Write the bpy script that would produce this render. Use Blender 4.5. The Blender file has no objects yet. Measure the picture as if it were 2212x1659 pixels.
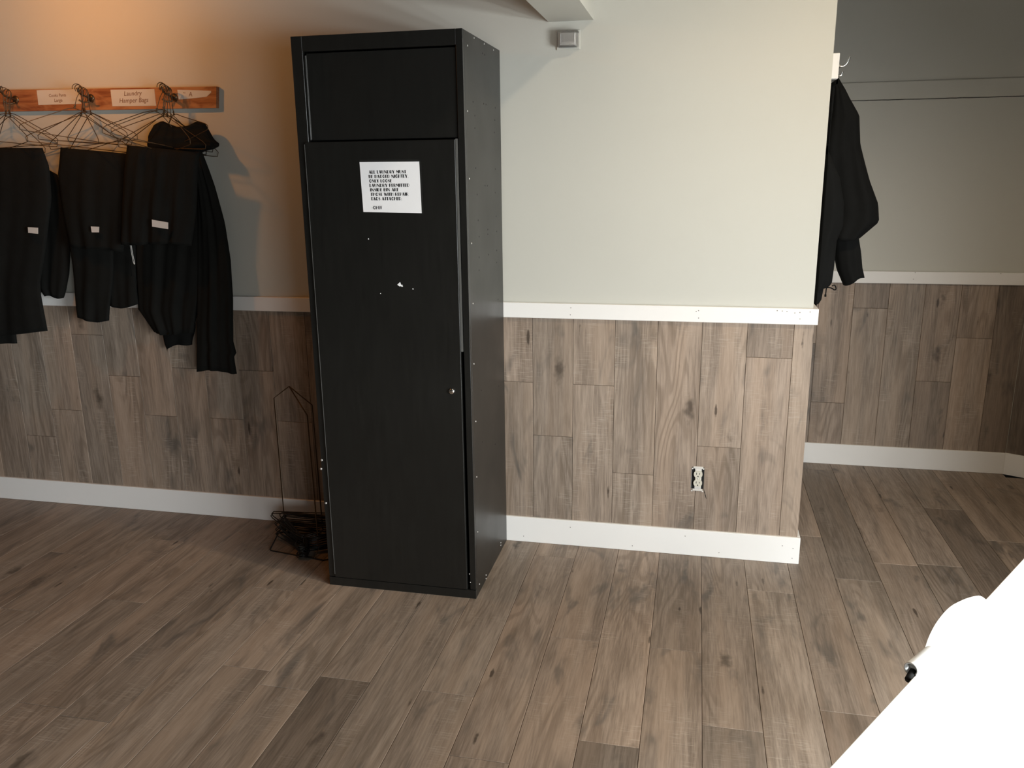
import bpy, bmesh, math, random
from mathutils import Vector, Matrix

random.seed(7)
SC = bpy.context.scene
COL = SC.collection

# ------------------------------------------------------------------ camera
F_PX, IW, IH = 1796.67, 2212.0, 1659.0
CAM = Vector((0.30422, -3.27677, 1.55968))
FW = Vector((-0.209727968, 0.945719343, -0.248252098))
RT = Vector((0.976867453, 0.213515015, -0.011887699))
UP = Vector((-0.041763124, 0.245002578, 0.968622516))
cd = bpy.data.cameras.new('camera')
cd.sensor_width = 36.0
cd.sensor_fit = 'HORIZONTAL'
cd.lens = F_PX / IW * 36.0
cd.clip_start = 0.05
cam = bpy.data.objects.new('camera', cd)
COL.objects.link(cam)
m = Matrix.Identity(4)
for i in range(3):
    m[i][0], m[i][1], m[i][2], m[i][3] = RT[i], UP[i], -FW[i], CAM[i]
cam.matrix_world = m
SC.camera = cam

# ------------------------------------------------------------------ world, light, exposure
SC.view_settings.view_transform = 'Standard'
SC.view_settings.look = 'None'
SC.view_settings.gamma = 1.0
SC.view_settings.use_curve_mapping = False
SC.view_settings.exposure = -0.13
try:
    SC.cycles.use_denoising = True
    SC.cycles.max_bounces = 10
    SC.cycles.diffuse_bounces = 2
except Exception:
    pass
w = bpy.data.worlds.new('sky')
SC.world = w
w.use_nodes = True
w.node_tree.nodes['Background'].inputs[0].default_value = (0.75, 0.87, 1.0, 1)
w.node_tree.nodes['Background'].inputs[1].default_value = 1.0

WX = 2.10                       # right wall
WINDOWS = [(-3.4, -1.5, 0.25, 1.75, 290.0, 42), (-6.3, -4.1, 0.25, 1.75, 195.0, 60)]   # y0, y1, z0, z1, daylight power, fall of the light
REVEAL = 0.36
def area(name, loc, rot, sx, sy, power, col):
    l = bpy.data.lights.new(name, 'AREA')
    l.shape = 'RECTANGLE'
    l.size, l.size_y, l.energy, l.color = sx, sy, power, col
    o = bpy.data.objects.new(name, l)
    o.location, o.rotation_euler = loc, rot
    COL.objects.link(o)
    return o
# daylight by unseen right-wall windows; the farther one added to brighten the left side
# (stacked strips facing a little downward, as skylight falls)
for y0, y1, z0, z1, pw, tilt in WINDOWS:
    for k in range(4):
        hs = (z1 - z0) / 4
        area('window_daylight', (WX + REVEAL - 0.13, (y0 + y1) / 2, z0 + hs * (k + .5)), (0, math.radians(90 - tilt), 0), hs * .92, y1 - y0 - 0.1, pw / 4, (0.935, 0.985, 1.0))

# ------------------------------------------------------------------ pixel to point on a plane of known depth
def ray(x, y):
    return FW + RT * ((x - IW / 2) / F_PX) - UP * ((y - IH / 2) / F_PX)
def atY(x, y, Y):
    d = ray(x, y); return CAM + d * ((Y - CAM.y) / d.y)
def atZ(x, y, Z):
    d = ray(x, y); return CAM + d * ((Z - CAM.z) / d.z)

# ------------------------------------------------------------------ materials
def mat(name, col, rough=0.6, metal=0.0, spec=0.5, **kw):
    m = bpy.data.materials.new(name)
    m.use_nodes = True
    b = m.node_tree.nodes['Principled BSDF']
    b.inputs['Base Color'].default_value = (*col, 1)
    b.inputs['Roughness'].default_value = rough
    b.inputs['Metallic'].default_value = metal
    b.inputs['Specular IOR Level'].default_value = spec
    for k, v in kw.items():
        b.inputs[k.replace('_', ' ')].default_value = v
    return m

def nd(nt, t, **kw):
    n = nt.nodes.new(t)
    for k, v in kw.items():
        setattr(n, k, v)
    return n

class NB:
    """small node builder"""
    def __init__(s, m):
        s.nt = m.node_tree; s.b = s.nt.nodes['Principled BSDF']
    def link(s, a, b): s.nt.links.new(a, b)
    def put(s, sock, v):
        if isinstance(v, (int, float)): sock.default_value = v
        elif isinstance(v, tuple): sock.default_value = v if len(v) == 4 or sock.type == 'VECTOR' else (*v, 1)
        else: s.link(v, sock)
    def math(s, op, a, b=None, clamp=False):
        n = nd(s.nt, 'ShaderNodeMath', operation=op, use_clamp=clamp)
        s.put(n.inputs[0], a)
        if b is not None: s.put(n.inputs[1], b)
        return n.outputs[0]
    def vmul(s, v, k):
        n = nd(s.nt, 'ShaderNodeVectorMath', operation='MULTIPLY')
        s.link(v, n.inputs[0]); n.inputs[1].default_value = k
        return n.outputs[0]
    def vadd(s, a, b):
        n = nd(s.nt, 'ShaderNodeVectorMath', operation='ADD')
        s.link(a, n.inputs[0]); s.put(n.inputs[1], b)
        return n.outputs[0]
    def noise(s, v, detail=2.0, rough=0.5, dist=0.0, scale=1.0):
        n = nd(s.nt, 'ShaderNodeTexNoise')
        s.link(v, n.inputs['Vector'])
        n.inputs['Scale'].default_value = scale
        n.inputs['Detail'].default_value = detail
        n.inputs['Roughness'].default_value = rough
        n.inputs['Distortion'].default_value = dist
        return n.outputs['Fac']
    def vor(s, v):
        n = nd(s.nt, 'ShaderNodeTexVoronoi'); n.inputs['Scale'].default_value = 1.0
        s.link(v, n.inputs['Vector'])
        return n.outputs['Distance'], n.outputs['Color']
    def ramp(s, f, a, b):
        n = nd(s.nt, 'ShaderNodeMapRange', interpolation_type='SMOOTHSTEP')
        s.put(n.inputs[0], f)
        n.inputs[1].default_value, n.inputs[2].default_value = a, b
        n.inputs[3].default_value, n.inputs[4].default_value = 0.0, 1.0
        return n.outputs[0]
    def mix(s, f, a, b, mode='MIX'):
        n = nd(s.nt, 'ShaderNodeMix', data_type='RGBA', blend_type=mode)
        s.put(n.inputs[0], f); s.put(n.inputs[6], a); s.put(n.inputs[7], b)
        return n.outputs[2]
    def bump(s, h, strength, dist):
        n = nd(s.nt, 'ShaderNodeBump')
        n.inputs['Strength'].default_value = strength
        n.inputs['Distance'].default_value = dist
        s.link(h, n.inputs['Height']); s.link(n.outputs[0], s.b.inputs['Normal'])

def wood_mat():
    m = mat('oak_plank', (0.3, 0.24, 0.18), 0.5, spec=0.35)
    k = NB(m); nt = k.nt
    tc = nd(nt, 'ShaderNodeTexCoord'); oi = nd(nt, 'ShaderNodeObjectInfo')
    sep = nd(nt, 'ShaderNodeSeparateColor'); k.link(oi.outputs['Color'], sep.inputs[0])
    comb = nd(nt, 'ShaderNodeCombineXYZ')
    k.link(k.math('MULTIPLY', sep.outputs[1], 43.0), comb.inputs[0])
    k.link(k.math('MULTIPLY', sep.outputs[1], 171.0), comb.inputs[1])
    k.link(k.math('MULTIPLY', sep.outputs[1], 29.0), comb.inputs[2])
    v = k.vadd(tc.outputs['Object'], comb.outputs[0])
    # gentle warp so that the grain runs round the knots
    g1 = k.noise(k.vmul(v, (170, 9, 1)), 4, 0.65)
    g2 = k.noise(k.vmul(v, (20, 1.6, 1)), 4, 0.6, 0.5)
    g3 = k.noise(k.vmul(v, (8, 1.0, 1)), 1.5, 0.4, 0.35)
    ring = k.math('SINE', k.math('MULTIPLY', g3, 95.0))
    ring = k.ramp(ring, -0.2, 1.0)
    patch = k.ramp(k.noise(k.vmul(v, (9.5, 3.2, 1)), 3, 0.6, 0.6), 0.55, 0.74)
    warm = k.ramp(k.noise(k.vmul(k.vadd(v, (7.3, 2.1, 0)), (11, 0.9, 1)), 2, 0.5), 0.42, 0.66)
    ringmask = k.ramp(k.noise(k.vmul(k.vadd(v, (3.3, 9.1, 0)), (5, 1.3, 1)), 1, 0.5), 0.46, 0.62)
    base = k.mix(k.ramp(k.math('ADD', k.math('MULTIPLY', g1, 0.5), k.math('MULTIPLY', g2, 0.5)), 0.30, 0.70),
                 (0.205, 0.155, 0.118), (0.470, 0.368, 0.290))
    base = k.mix(k.math('MULTIPLY', warm, 0.35), base, (0.520, 0.375, 0.270))
    base = k.mix(k.math('MULTIPLY', k.math('MULTIPLY', ring, ringmask), 0.42), base, (0.170, 0.122, 0.085))
    base = k.mix(k.math('MULTIPLY', patch, 0.72), base, (0.122, 0.106, 0.092))
    # pale cross-cut saw marks near the plank's edges
    saw = k.ramp(k.noise(k.vmul(v, (16, 330, 1)), 2, 0.6), 0.55, 0.68)
    sawm = k.ramp(k.noise(k.vmul(k.vadd(v, (1.7, 5.5, 0)), (9, 4, 1)), 1, 0.5), 0.5, 0.66)
    base = k.mix(k.math('MULTIPLY', k.math('MULTIPLY', saw, sawm), 0.42), base, (0.62, 0.53, 0.44))
    # knots and short dark splits
    kd, kc = k.vor(k.vmul(v, (7.0, 2.7, 1)))
    ks = nd(nt, 'ShaderNodeSeparateColor'); k.link(kc, ks.inputs[0])
    nz = k.math('MULTIPLY', k.math('SUBTRACT', k.noise(k.vmul(v, (40, 30, 1)), 2, 0.5), 0.5), 0.26)
    knot = k.math('SUBTRACT', 1.0, k.ramp(k.math('ADD', kd, nz), 0.02, 0.20))
    knot = k.math('MULTIPLY', knot, k.ramp(ks.outputs[0], 0.52, 0.58))
    base = k.mix(k.math('MULTIPLY', knot, 0.72), base, (0.050, 0.036, 0.026))
    cdist, cc = k.vor(k.vmul(k.vadd(v, (0.37, 0.71, 0)), (34, 6.5, 1)))
    cs = nd(nt, 'ShaderNodeSeparateColor'); k.link(cc, cs.inputs[0])
    crack = k.math('MULTIPLY', k.math('SUBTRACT', 1.0, k.ramp(k.math('ADD', cdist, k.math('MULTIPLY', nz, 1.2)), 0.10, 0.24)), k.ramp(cs.outputs[1], 0.935, 0.94))
    base = k.mix(k.math('MULTIPLY', crack, 0.8), base, (0.045, 0.030, 0.020))
    # per-plank tone (red channel of the object colour) and greyness (blue)
    base = k.mix(sep.outputs[2], base, k.mix(1.0, base, (0.92, 0.97, 1.0), 'MULTIPLY'))
    tone = nd(nt, 'ShaderNodeCombineColor')
    for i in range(3): k.link(sep.outputs[0], tone.inputs[i])
    base = k.mix(1.0, base, tone.outputs[0], 'MULTIPLY')
    k.link(base, k.b.inputs['Base Color'])
    k.bump(g1, 0.18, 0.0012)
    return m

def paint_mat(name, col, rough=0.55, amt=0.02):
    m = mat(name, col, rough, spec=0.3)
    k = NB(m)
    tc = nd(k.nt, 'ShaderNodeTexCoord')
    n = k.noise(tc.outputs['Object'], 3, 0.6, scale=2.5)
    dark = tuple(c * (1 - amt * 2) for c in col)
    k.link(k.mix(n, dark, col), k.b.inputs['Base Color'])
    k.bump(k.noise(tc.outputs['Object'], 2, 0.6, scale=260), 0.06, 0.001)
    return m

def cloth_mat(name, col):
    m = mat(name, col, 0.9, spec=0.15)
    k = NB(m)
    tc = nd(k.nt, 'ShaderNodeTexCoord')
    n = k.noise(tc.outputs['Object'], 4, 0.6, scale=14)
    k.link(k.mix(n, tuple(c * 0.65 for c in col), tuple(c * 1.35 for c in col)), k.b.inputs['Base Color'])
    k.bump(k.noise(tc.outputs['Object'], 3, 0.6, scale=420), 0.3, 0.001)
    return m

def board_mat():
    m = mat('stained_board', (0.4, 0.17, 0.07), 0.42)
    k = NB(m)
    tc = nd(k.nt, 'ShaderNodeTexCoord')
    v = tc.outputs['Object']
    g = k.noise(k.vmul(v, (5, 40, 60)), 4, 0.6, 0.8)
    p = k.ramp(k.noise(k.vmul(v, (6, 8, 14)), 3, 0.6, 1.0), 0.42, 0.62)
    c = k.mix(k.ramp(g, 0.3, 0.7), (0.20, 0.058, 0.022), (0.42, 0.17, 0.065))
    c = k.mix(k.math('MULTIPLY', p, 0.55), c, (0.52, 0.25, 0.11))
    k.link(c, k.b.inputs['Base Color'])
    return m

def cabinet_mat():
    m = mat('black_lacquer', (0.016, 0.016, 0.015), 0.36, spec=0.5)
    k = NB(m)
    tc = nd(k.nt, 'ShaderNodeTexCoord')
    g = k.noise(k.vmul(tc.outputs['Object'], (70, 70, 7)), 3, 0.6)
    k.link(k.mix(g, (0.0055, 0.0055, 0.005), (0.0125, 0.0125, 0.011)), k.b.inputs['Base Color'])
    r = nd(k.nt, 'ShaderNodeMapRange'); k.link(k.noise(tc.outputs['Object'], 2, 0.5, scale=6), r.inputs[0])
    r.inputs[3].default_value, r.inputs[4].default_value = 0.30, 0.42
    k.link(r.outputs[0], k.b.inputs['Roughness'])
    k.bump(g, 0.05, 0.001)
    return m

WOOD = wood_mat()
PAINT = paint_mat('sage_grey_paint', (0.585, 0.580, 0.525))
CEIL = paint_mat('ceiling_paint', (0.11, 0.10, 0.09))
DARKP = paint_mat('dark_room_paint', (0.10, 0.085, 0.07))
TRIM = paint_mat('white_trim_paint', (0.87, 0.855, 0.83), 0.4, 0.01)
BLACK = cabinet_mat()
EDGE = mat('worn_black_edge', (0.10, 0.10, 0.095), 0.5)  # lighter grey for the painted highlights on the cabinet edges
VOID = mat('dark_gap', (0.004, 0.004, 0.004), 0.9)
CLOTH = cloth_mat('black_cotton', (0.0068, 0.0070, 0.0062))
CLOTH2 = cloth_mat('black_nylon', (0.0055, 0.0058, 0.0056))
PAPER = mat('white_paper', (0.90, 0.90, 0.91), 0.8)
PAPER2 = mat('cream_card', (0.62, 0.58, 0.52), 0.8)
INK = mat('black_ink', (0.012, 0.012, 0.014), 0.8)
INK2 = mat('brown_ink', (0.22, 0.11, 0.05), 0.8)
CHROME = mat('chrome', (0.75, 0.75, 0.74), 0.18, 1.0)
STEEL = mat('steel_screw', (0.70, 0.69, 0.67), 0.35, 0.6)
WIRE = mat('brown_hanger_wire', (0.085, 0.050, 0.022), 0.38, 0.5)
WIREK = mat('dark_hanger_wire', (0.012, 0.010, 0.008), 0.4, 0.3)
BRASS = mat('aged_brass', (0.14, 0.09, 0.05), 0.4, 0.8)
BOARD = board_mat()
IVORY = mat('ivory_plastic', (0.62, 0.59, 0.50), 0.4)
ZINC = mat('zinc_strap', (0.78, 0.76, 0.72), 0.35, 0.3)
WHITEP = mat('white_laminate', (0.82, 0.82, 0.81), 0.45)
TAG = mat('white_tag', (0.62, 0.60, 0.57), 0.8)
GLASS = mat('clear_plastic', (0.97, 0.97, 0.96), 0.03, 0.0, 0.5, Transmission_Weight=1.0, IOR=1.45)
CLIPM = mat('bright_plated_clip', (0.82, 0.82, 0.80), 0.3, 0.35)
NAIL = mat('nail_head', (0.33, 0.31, 0.29), 0.5)
BULB = mat('warm_bulb', (1, 0.7, 0.4), 0.5, Emission_Color=(1, 0.62, 0.28, 1), Emission_Strength=6.0)

# ------------------------------------------------------------------ builders
ROOT = {}
def link(o, parent):
    COL.objects.link(o)
    if parent is not None:
        o.parent = parent
        ROOT[o.name] = ROOT.get(parent.name, Vector())
    return o
def meshobj(name, vs, fs, mt, parent=None, smooth=False, uorigin=None):
    """vs are world points; a child is stored relative to its thing's base"""
    org = ROOT.get(parent.name, Vector()) if parent is not None else (Vector(uorigin) if uorigin is not None else Vector())
    me = bpy.data.meshes.new(name)
    me.from_pydata([tuple(Vector(v) - org) for v in vs], [], fs)
    me.update()
    bm = bmesh.new(); bm.from_mesh(me)
    bmesh.ops.recalc_face_normals(bm, faces=bm.faces)
    bm.to_mesh(me); bm.free()
    if smooth:
        for p in me.polygons: p.use_smooth = True
    if mt: me.materials.append(mt)
    o = bpy.data.objects.new(name, me)
    if parent is None:
        o.location = org
    link(o, parent)
    if parent is None: ROOT[o.name] = org
    return o
def tag(o, label=None, cat=None, group=None, kind=None):
    if label: o['label'] = label
    if cat: o['category'] = cat
    if group: o['group'] = group
    if kind: o['kind'] = kind
    return o
def thing(name, loc, label, cat, group=None):
    o = bpy.data.objects.new(name, None)
    o.empty_display_size = 0.05
    COL.objects.link(o); o.location = loc
    ROOT[o.name] = Vector(loc)
    return tag(o, label, cat, group)
def boxgeo(x0, x1, y0, y1, z0, z1, bev=0.0, seg=1, M=None):
    bm = bmesh.new()
    bmesh.ops.create_cube(bm, size=1.0)
    for v in bm.verts:
        v.co = Vector((x0 + (v.co.x + .5) * (x1 - x0), y0 + (v.co.y + .5) * (y1 - y0), z0 + (v.co.z + .5) * (z1 - z0)))
    if bev > 0:
        bmesh.ops.bevel(bm, geom=list(bm.edges), offset=bev, segments=seg, affect='EDGES', profile=0.5)
    if M is not None: bm.transform(M)
    vs = [v.co.copy() for v in bm.verts]; bm.verts.index_update()
    fs = [[v.index for v in f.verts] for f in bm.faces]
    bm.free()
    return vs, fs
def box(name, x0, x1, y0, y1, z0, z1, mt, parent=None, bev=0.0, seg=1, M=None, smooth=False):
    vs, fs = boxgeo(x0, x1, y0, y1, z0, z1, bev, seg, M)
    org = None
    if parent is None:
        org = M @ Vector(((x0 + x1) / 2, (y0 + y1) / 2, z0)) if M is not None else Vector(((x0 + x1) / 2, (y0 + y1) / 2, z0))
    return meshobj(name, vs, fs, mt, parent, smooth, org)
def join(*geos):
    V, Fc = [], []
    for vs, fs in geos:
        n = len(V); V += list(vs); Fc += [[i + n for i in f] for f in fs]
    return V, Fc
def smoothpath(pts, n=6):
    P = [Vector(p) for p in pts]
    if len(P) < 3: return P
    out = []
    for i in range(len(P) - 1):
        p0 = P[max(i - 1, 0)]; p1 = P[i]; p2 = P[i + 1]; p3 = P[min(i + 2, len(P) - 1)]
        for j in range(n):
            t = j / n
            out.append(0.5 * ((2 * p1) + (p2 - p0) * t + (2 * p0 - 5 * p1 + 4 * p2 - p3) * t * t + (3 * p1 - p0 - 3 * p2 + p3) * t ** 3))
    out.append(P[-1])
    return out
def tubegeo(pts, r, sides=6, closed=False):
    P = [Vector(p) for p in pts]
    V, Fc = [], []
    n = len(P)
    prev = None
    for i in range(n):
        a = P[(i - 1) % n] if closed else P[max(i - 1, 0)]
        b = P[(i + 1) % n] if closed else P[min(i + 1, n - 1)]
        d = (b - a).normalized()
        if prev is None:
            nrm = d.orthogonal().normalized()
        else:
            nrm = (prev - d * prev.dot(d))
            nrm = nrm.normalized() if nrm.length > 1e-6 else d.orthogonal().normalized()
        prev = nrm
        bn = d.cross(nrm)
        for s in range(sides):
            t = 2 * math.pi * s / sides
            V.append(P[i] + (nrm * math.cos(t) + bn * math.sin(t)) * r)
    for i in range(n if closed else n - 1):
        j = (i + 1) % n
        for s in range(sides):
            q = (s + 1) % sides
            Fc.append([i * sides + s, i * sides + q, j * sides + q, j * sides + s])
    if not closed:
        Fc.append(list(range(sides))[::-1]); Fc.append([(n - 1) * sides + s for s in range(sides)])
    return V, Fc
def tube(name, pts, r, mt, parent=None, sides=6, closed=False, smooth=True):
    v, f = tubegeo(pts, r, sides, closed)
    return meshobj(name, v, f, mt, parent, smooth, None if parent is not None else pts[0])
def lathegeo(prof, origin, axis, seg=20):
    """profile of (radius, height) along axis from origin"""
    ax = Vector(axis).normalized(); n = ax.orthogonal().normalized(); b = ax.cross(n); o = Vector(origin)
    V, Fc = [], []
    for r, h in prof:
        for s in range(seg):
            t = 2 * math.pi * s / seg
            V.append(o + ax * h + (n * math.cos(t) + b * math.sin(t)) * max(r, 1e-5))
    for i in range(len(prof) - 1):
        for s in range(seg):
            q = (s + 1) % seg
            Fc.append([i * seg + s, i * seg + q, (i + 1) * seg + q, (i + 1) * seg + s])
    Fc.append(list(range(seg))[::-1]); Fc.append([(len(prof) - 1) * seg + s for s in range(seg)])
    return V, Fc
def lathe(name, prof, origin, axis, mt, parent=None, seg=20, smooth=True):
    v, f = lathegeo(prof, origin, axis, seg)
    return meshobj(name, v, f, mt, parent, smooth, None if parent is not None else origin)

# ------------------------------------------------------------------ the room
def stroke_geo0(pts, w, Y):
    V = [Vector((x, Y, z + w / 2)) for x, z in pts] + [Vector((x, Y, z - w / 2)) for x, z in pts]
    k = len(pts)
    return V, [[i, i + 1, k + i + 1, k + i] for i in range(k - 1)]
H = 3.1
CX = 0.7444                     # outer corner of the wall
AY = 1.2664                     # alcove wall
TR = 0.018
def struct(o): return tag(o, kind='structure')
floor = struct(box('floor', -5.0, 2.5, -8.0, 1.45, -0.06, -0.010, VOID))
wb = struct(box('wall_back', -5.0, CX, 0.0, 0.12, 0.0, H, PAINT))
wr = struct(box('wall_return', CX - 0.12, CX, 0.12, AY, 0.0, H, PAINT))
wa = struct(box('wall_alcove', CX - 0.12, 1.935, AY, AY + 0.12, 0.0, H, PAINT))
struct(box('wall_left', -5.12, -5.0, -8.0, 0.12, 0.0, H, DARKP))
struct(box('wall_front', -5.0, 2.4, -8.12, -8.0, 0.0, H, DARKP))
# angled wall at the right end of the alcove
A0, A1 = Vector((1.9184, AY, 0)), Vector((2.16, 1.144, 0))
def slab(a, b, t, z0, z1):
    d = (b - a).normalized(); n = Vector((-d.y, d.x, 0))
    if n.y < 0: n = -n
    q = [a, b, b + n * t, a + n * t]
    V = [Vector((p.x, p.y, z)) for z in (z0, z1) for p in q]
    return V, [[0, 1, 2, 3], [4, 5, 6, 7], [0, 1, 5, 4], [1, 2, 6, 5], [2, 3, 7, 6], [3, 0, 4, 7]]
v, f = slab(A0, A1, 0.1, 0.0, H); wg = struct(meshobj('wall_angled', v, f, PAINT))
wx, wz0, wz1 = WX, WINDOWS[0][2], WINDOWS[0][3]
ys = [-8.0, WINDOWS[1][0], WINDOWS[1][1], WINDOWS[0][0], WINDOWS[0][1], 1.17]
v, f = join(*[boxgeo(wx, wx + .42, ys[i], ys[i + 1], 0, H) for i in (0, 2, 4)], *[boxgeo(wx, wx + .42, ys[i], ys[i + 1], a, b) for i in (1, 3) for a, b in ((0, wz0), (wz1, H))])
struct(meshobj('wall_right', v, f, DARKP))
for wi, (y0, y1, z0, z1, pw, tilt) in enumerate(WINDOWS):  # out of view; the second is added for its daylight
    win = struct(thing('window_%d' % (wi + 1), (wx, (y0 + y1) / 2, z0), None, None))
    ym, xa, xb = (y0 + y1) / 2, wx + REVEAL, wx + REVEAL + .045
    v, f = join(boxgeo(xa, xb, y0, y0 + .05, z0, z1), boxgeo(xa, xb, y1 - .05, y1, z0, z1), boxgeo(xa, xb, y0 + .05, y1 - .05, z0, z0 + .05),
                boxgeo(xa, xb, y0 + .05, y1 - .05, z1 - .05, z1), boxgeo(xa, xb, ym - .025, ym + .025, z0 + .05, z1 - .05))
    meshobj('window_frame', v, f, TRIM, win)
    for a, b in ((y0 + .05, ym - .025), (ym + .025, y1 - .05)):
        box('pane', xa + .02, xa + .026, a, b, z0 + .05, z1 - .05, GLASS, win)
    box('window_sill', wx - .03, xa - .015, y0 + .002, y1 - .002, z0 + .001, z0 + .022, DARKP, win, 0.004)
# ceilings: high on the window side, lower left of the dropped beam
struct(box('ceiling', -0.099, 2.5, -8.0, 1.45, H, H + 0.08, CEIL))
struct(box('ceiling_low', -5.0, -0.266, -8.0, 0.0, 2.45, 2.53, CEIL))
struct(box('ceiling_beam', -0.2663, -0.099, -8.0, 0.0, 2.0925, H, PAINT))

# planks --------------------------------------------------------------
PM = {}
def plank_mesh(wd, ln, th):
    key = (round(wd, 4), round(ln, 4), th)
    if key in PM: return PM[key]
    g = 0.0011
    vs, fs = boxgeo(-wd / 2 + g / 2, wd / 2 - g / 2, -ln / 2 + g / 2, ln / 2 - g / 2, -th, 0.0)
    bm = bmesh.new()
    bv = [bm.verts.new(v) for v in vs]
    for q in fs: bm.faces.new([bv[i] for i in q])
    bmesh.ops.recalc_face_normals(bm, faces=bm.faces)
    es = [e for e in bm.edges if all(abs(v.co.z) < 1e-6 for v in e.verts)]
    bmesh.ops.bevel(bm, geom=es, offset=0.0011, segments=1, affect='EDGES')
    me = bpy.data.meshes.new('plank')
    bm.to_mesh(me); bm.free()
    me.materials.append(WOOD)
    PM[key] = me
    return me
SEED = [0.0]
def plank(parent, wd, ln, th, loc, rot, tone=None, grey=None):
    o = bpy.data.objects.new('plank', plank_mesh(wd, ln, th))
    COL.objects.link(o)
    o.parent = parent
    o.location = Vector(loc) - ROOT.get(parent.name, Vector())
    o.rotation_euler = rot
    SEED[0] = (SEED[0] + 0.6180339) % 1.0
    o.color = ((tone if tone is not None else random.uniform(0.82, 1.0)) * 0.93, SEED[0], grey if grey is not None else random.uniform(0, 0.8), 1)
    return o
PW, PL = 0.1705, 1.257
PH = {0: -.745, 1: -1.262, 2: -.745, 3: -1.125, 4: -.273, 5: -.987, 6: -.113, -1: -.137, -2: -1.126, -3: -.33, -4: -1.119, -5: -1.198, -6: -1.124,
      -7: -.62, -8: -.20, -9: -1.427, -10: -.814, -11: -.301, -12: -.95, -13: -.5}
TONE = {(-4, -1): 0.60, (1, -1): 0.66, (3, -1): 0.70, (5, -1): 0.66, (6, 0): 0.74, (2, 0): 0.84, (1, 0): 1.16, (4, 0): 0.98, (3, 0): 0.86, (0, -1): .98, (5, 0): .8,
        (7, 0): .78, (8, 0): .7, (9, 0): .6, (7, -1): .74, (-8, -1): .86, (-8, 0): .9, (-2, -1): .9}
for kcol in range(-21, 14):
    xa = -0.134 + PW * kcol
    xb = xa + PW
    xa, xb = max(xa, -3.6), min(xb, 2.1)
    if xb - xa < 0.01: continue
    ph = PH.get(kcol, random.uniform(-1.25, 0))
    for j in range(-5, 3):
        ya, yb = ph + PL * j, ph + PL * (j + 1)
        ymax = -0.0005 if xa < CX - .2 else AY
        if xa >= 1.9: ymax = 1.2
        if xa < CX - 0.12 < xb and ymax < 0.5: ymax = AY
        ya, yb = max(ya, -5.5), min(yb, ymax)
        if yb - ya < 0.02: continue
        plank(floor, xb - xa, yb - ya, 0.010, ((xa + xb) / 2, (ya + yb) / 2, 0.0), (0, 0, 0), TONE.get((kcol, j), random.uniform(0.88, 1.04)) * 0.88)

RX = (math.radians(90), 0, 0)
ZB, ZT = 0.1141, 0.9832
def wall_planks(parent, seams, Y, joints, tones={}):
    for i in range(len(seams) - 1):
        a, b = seams[i], seams[i + 1]
        zs = [ZB - 0.02] + sorted(joints.get(i, [])) + [ZT + 0.02]
        for j in range(len(zs) - 1):
            plank(parent, b - a, zs[j + 1] - zs[j], 0.008, ((a + b) / 2, Y - 0.008, (zs[j] + zs[j + 1]) / 2), RX, tones.get((i, j)))
left = [-1.502 - 0.1685 * i for i in range(0, 13)][::-1]
left = [-3.595] + [x for x in left if x > -3.55]
mid = [-1.3335, -1.166, -0.9985, -0.8315, -0.665, -0.499]
right = [-0.333, -0.1665, 0.002, 0.170, 0.340, 0.510, 0.680, CX + 0.007]
seams = left + mid + right
jt = {}
for i in range(len(seams) - 1):
    c = (seams[i] + seams[i + 1]) / 2
    for cx, z in ((-2.26, .66), (-2.09, .477), (-1.92, .71), (-1.755, .48), (-1.585, .712), (-1.42, .483), (-2.6, .48), (-2.43, .85), (-2.77, .34),
                  (-.416, .712), (-.25, .484), (-.083, .711), (.086, .339), (.425, .476), (.595, .849)):
        if abs(c - cx) < 0.06: jt[i] = [z]
tn = {}
nL = len(left) + len(mid)
tn.update({(nL + 3 - 1 + 0, 0): 0.98})
wall_planks(wb, seams, 0.0, jt, tn)
aseams = [CX + 0.009, 0.938, 1.107, 1.2755, 1.445, 1.613, 1.782, 1.914]
wall_planks(wa, aseams, AY, {1: [.341], 2: [.853], 4: [.478], 5: [.711], 0: [.66]}, {(4, 0): .7, (6, 0): .6})
# return side of the corner
for i in range(8):
    a = 0.0 + i * AY / 8; b = a + AY / 8
    o = plank(wr, b - a, ZT - ZB + .04, 0.008, (CX + 0.008, (a + b) / 2, (ZT + ZB) / 2), (math.radians(90), 0, math.radians(90)), 0.8)
# angled wall
d = (A1 - A0).normalized(); ang = math.atan2(d.y, d.x)
n = Vector((d.y, -d.x, 0))
for i in range(3):
    ln = (A1 - A0).length / 3
    c = A0 + d * ln * (i + .5) + n * 0.008
    plank(wg, ln, ZT - ZB + .04, 0.008, (c.x, c.y, (ZT + ZB) / 2), (math.radians(90), 0, ang), 0.5)

# trims ---------------------------------------------------------------
RT0, RT1 = 0.9832, 1.0444
def trimrun(name, zs, parts):
    geos = []
    for p in parts: geos.append(p(*zs))
    return struct(meshobj(name, *join(*geos), TRIM))
bb = struct(box('baseboard_back', -3.6, CX + TR, -TR, -0.0002, 0.0, ZB, TRIM, bev=0.0015))
br = struct(box('baseboard_return', CX + 0.0002, CX + TR, 0.0, AY - TR, 0.0, ZB, TRIM, bev=0.0015))
ba = struct(box('baseboard_alcove', CX + TR, 1.913, AY - TR, AY - 0.0002, 0.0, ZB, TRIM, bev=0.0015))
cr = struct(box('trim_1', -3.6, CX + TR, -TR, -0.0002, RT0, RT1, TRIM, bev=0.0015))
struct(box('trim_2', CX + 0.0002, CX + TR, 0.0, AY - TR, RT0, RT1, TRIM, bev=0.0015))
ca = struct(box('trim_3', CX + TR, 1.913, AY - TR, AY - 0.0002, RT0, RT1, TRIM, bev=0.0015))
off = n * TR
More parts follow.
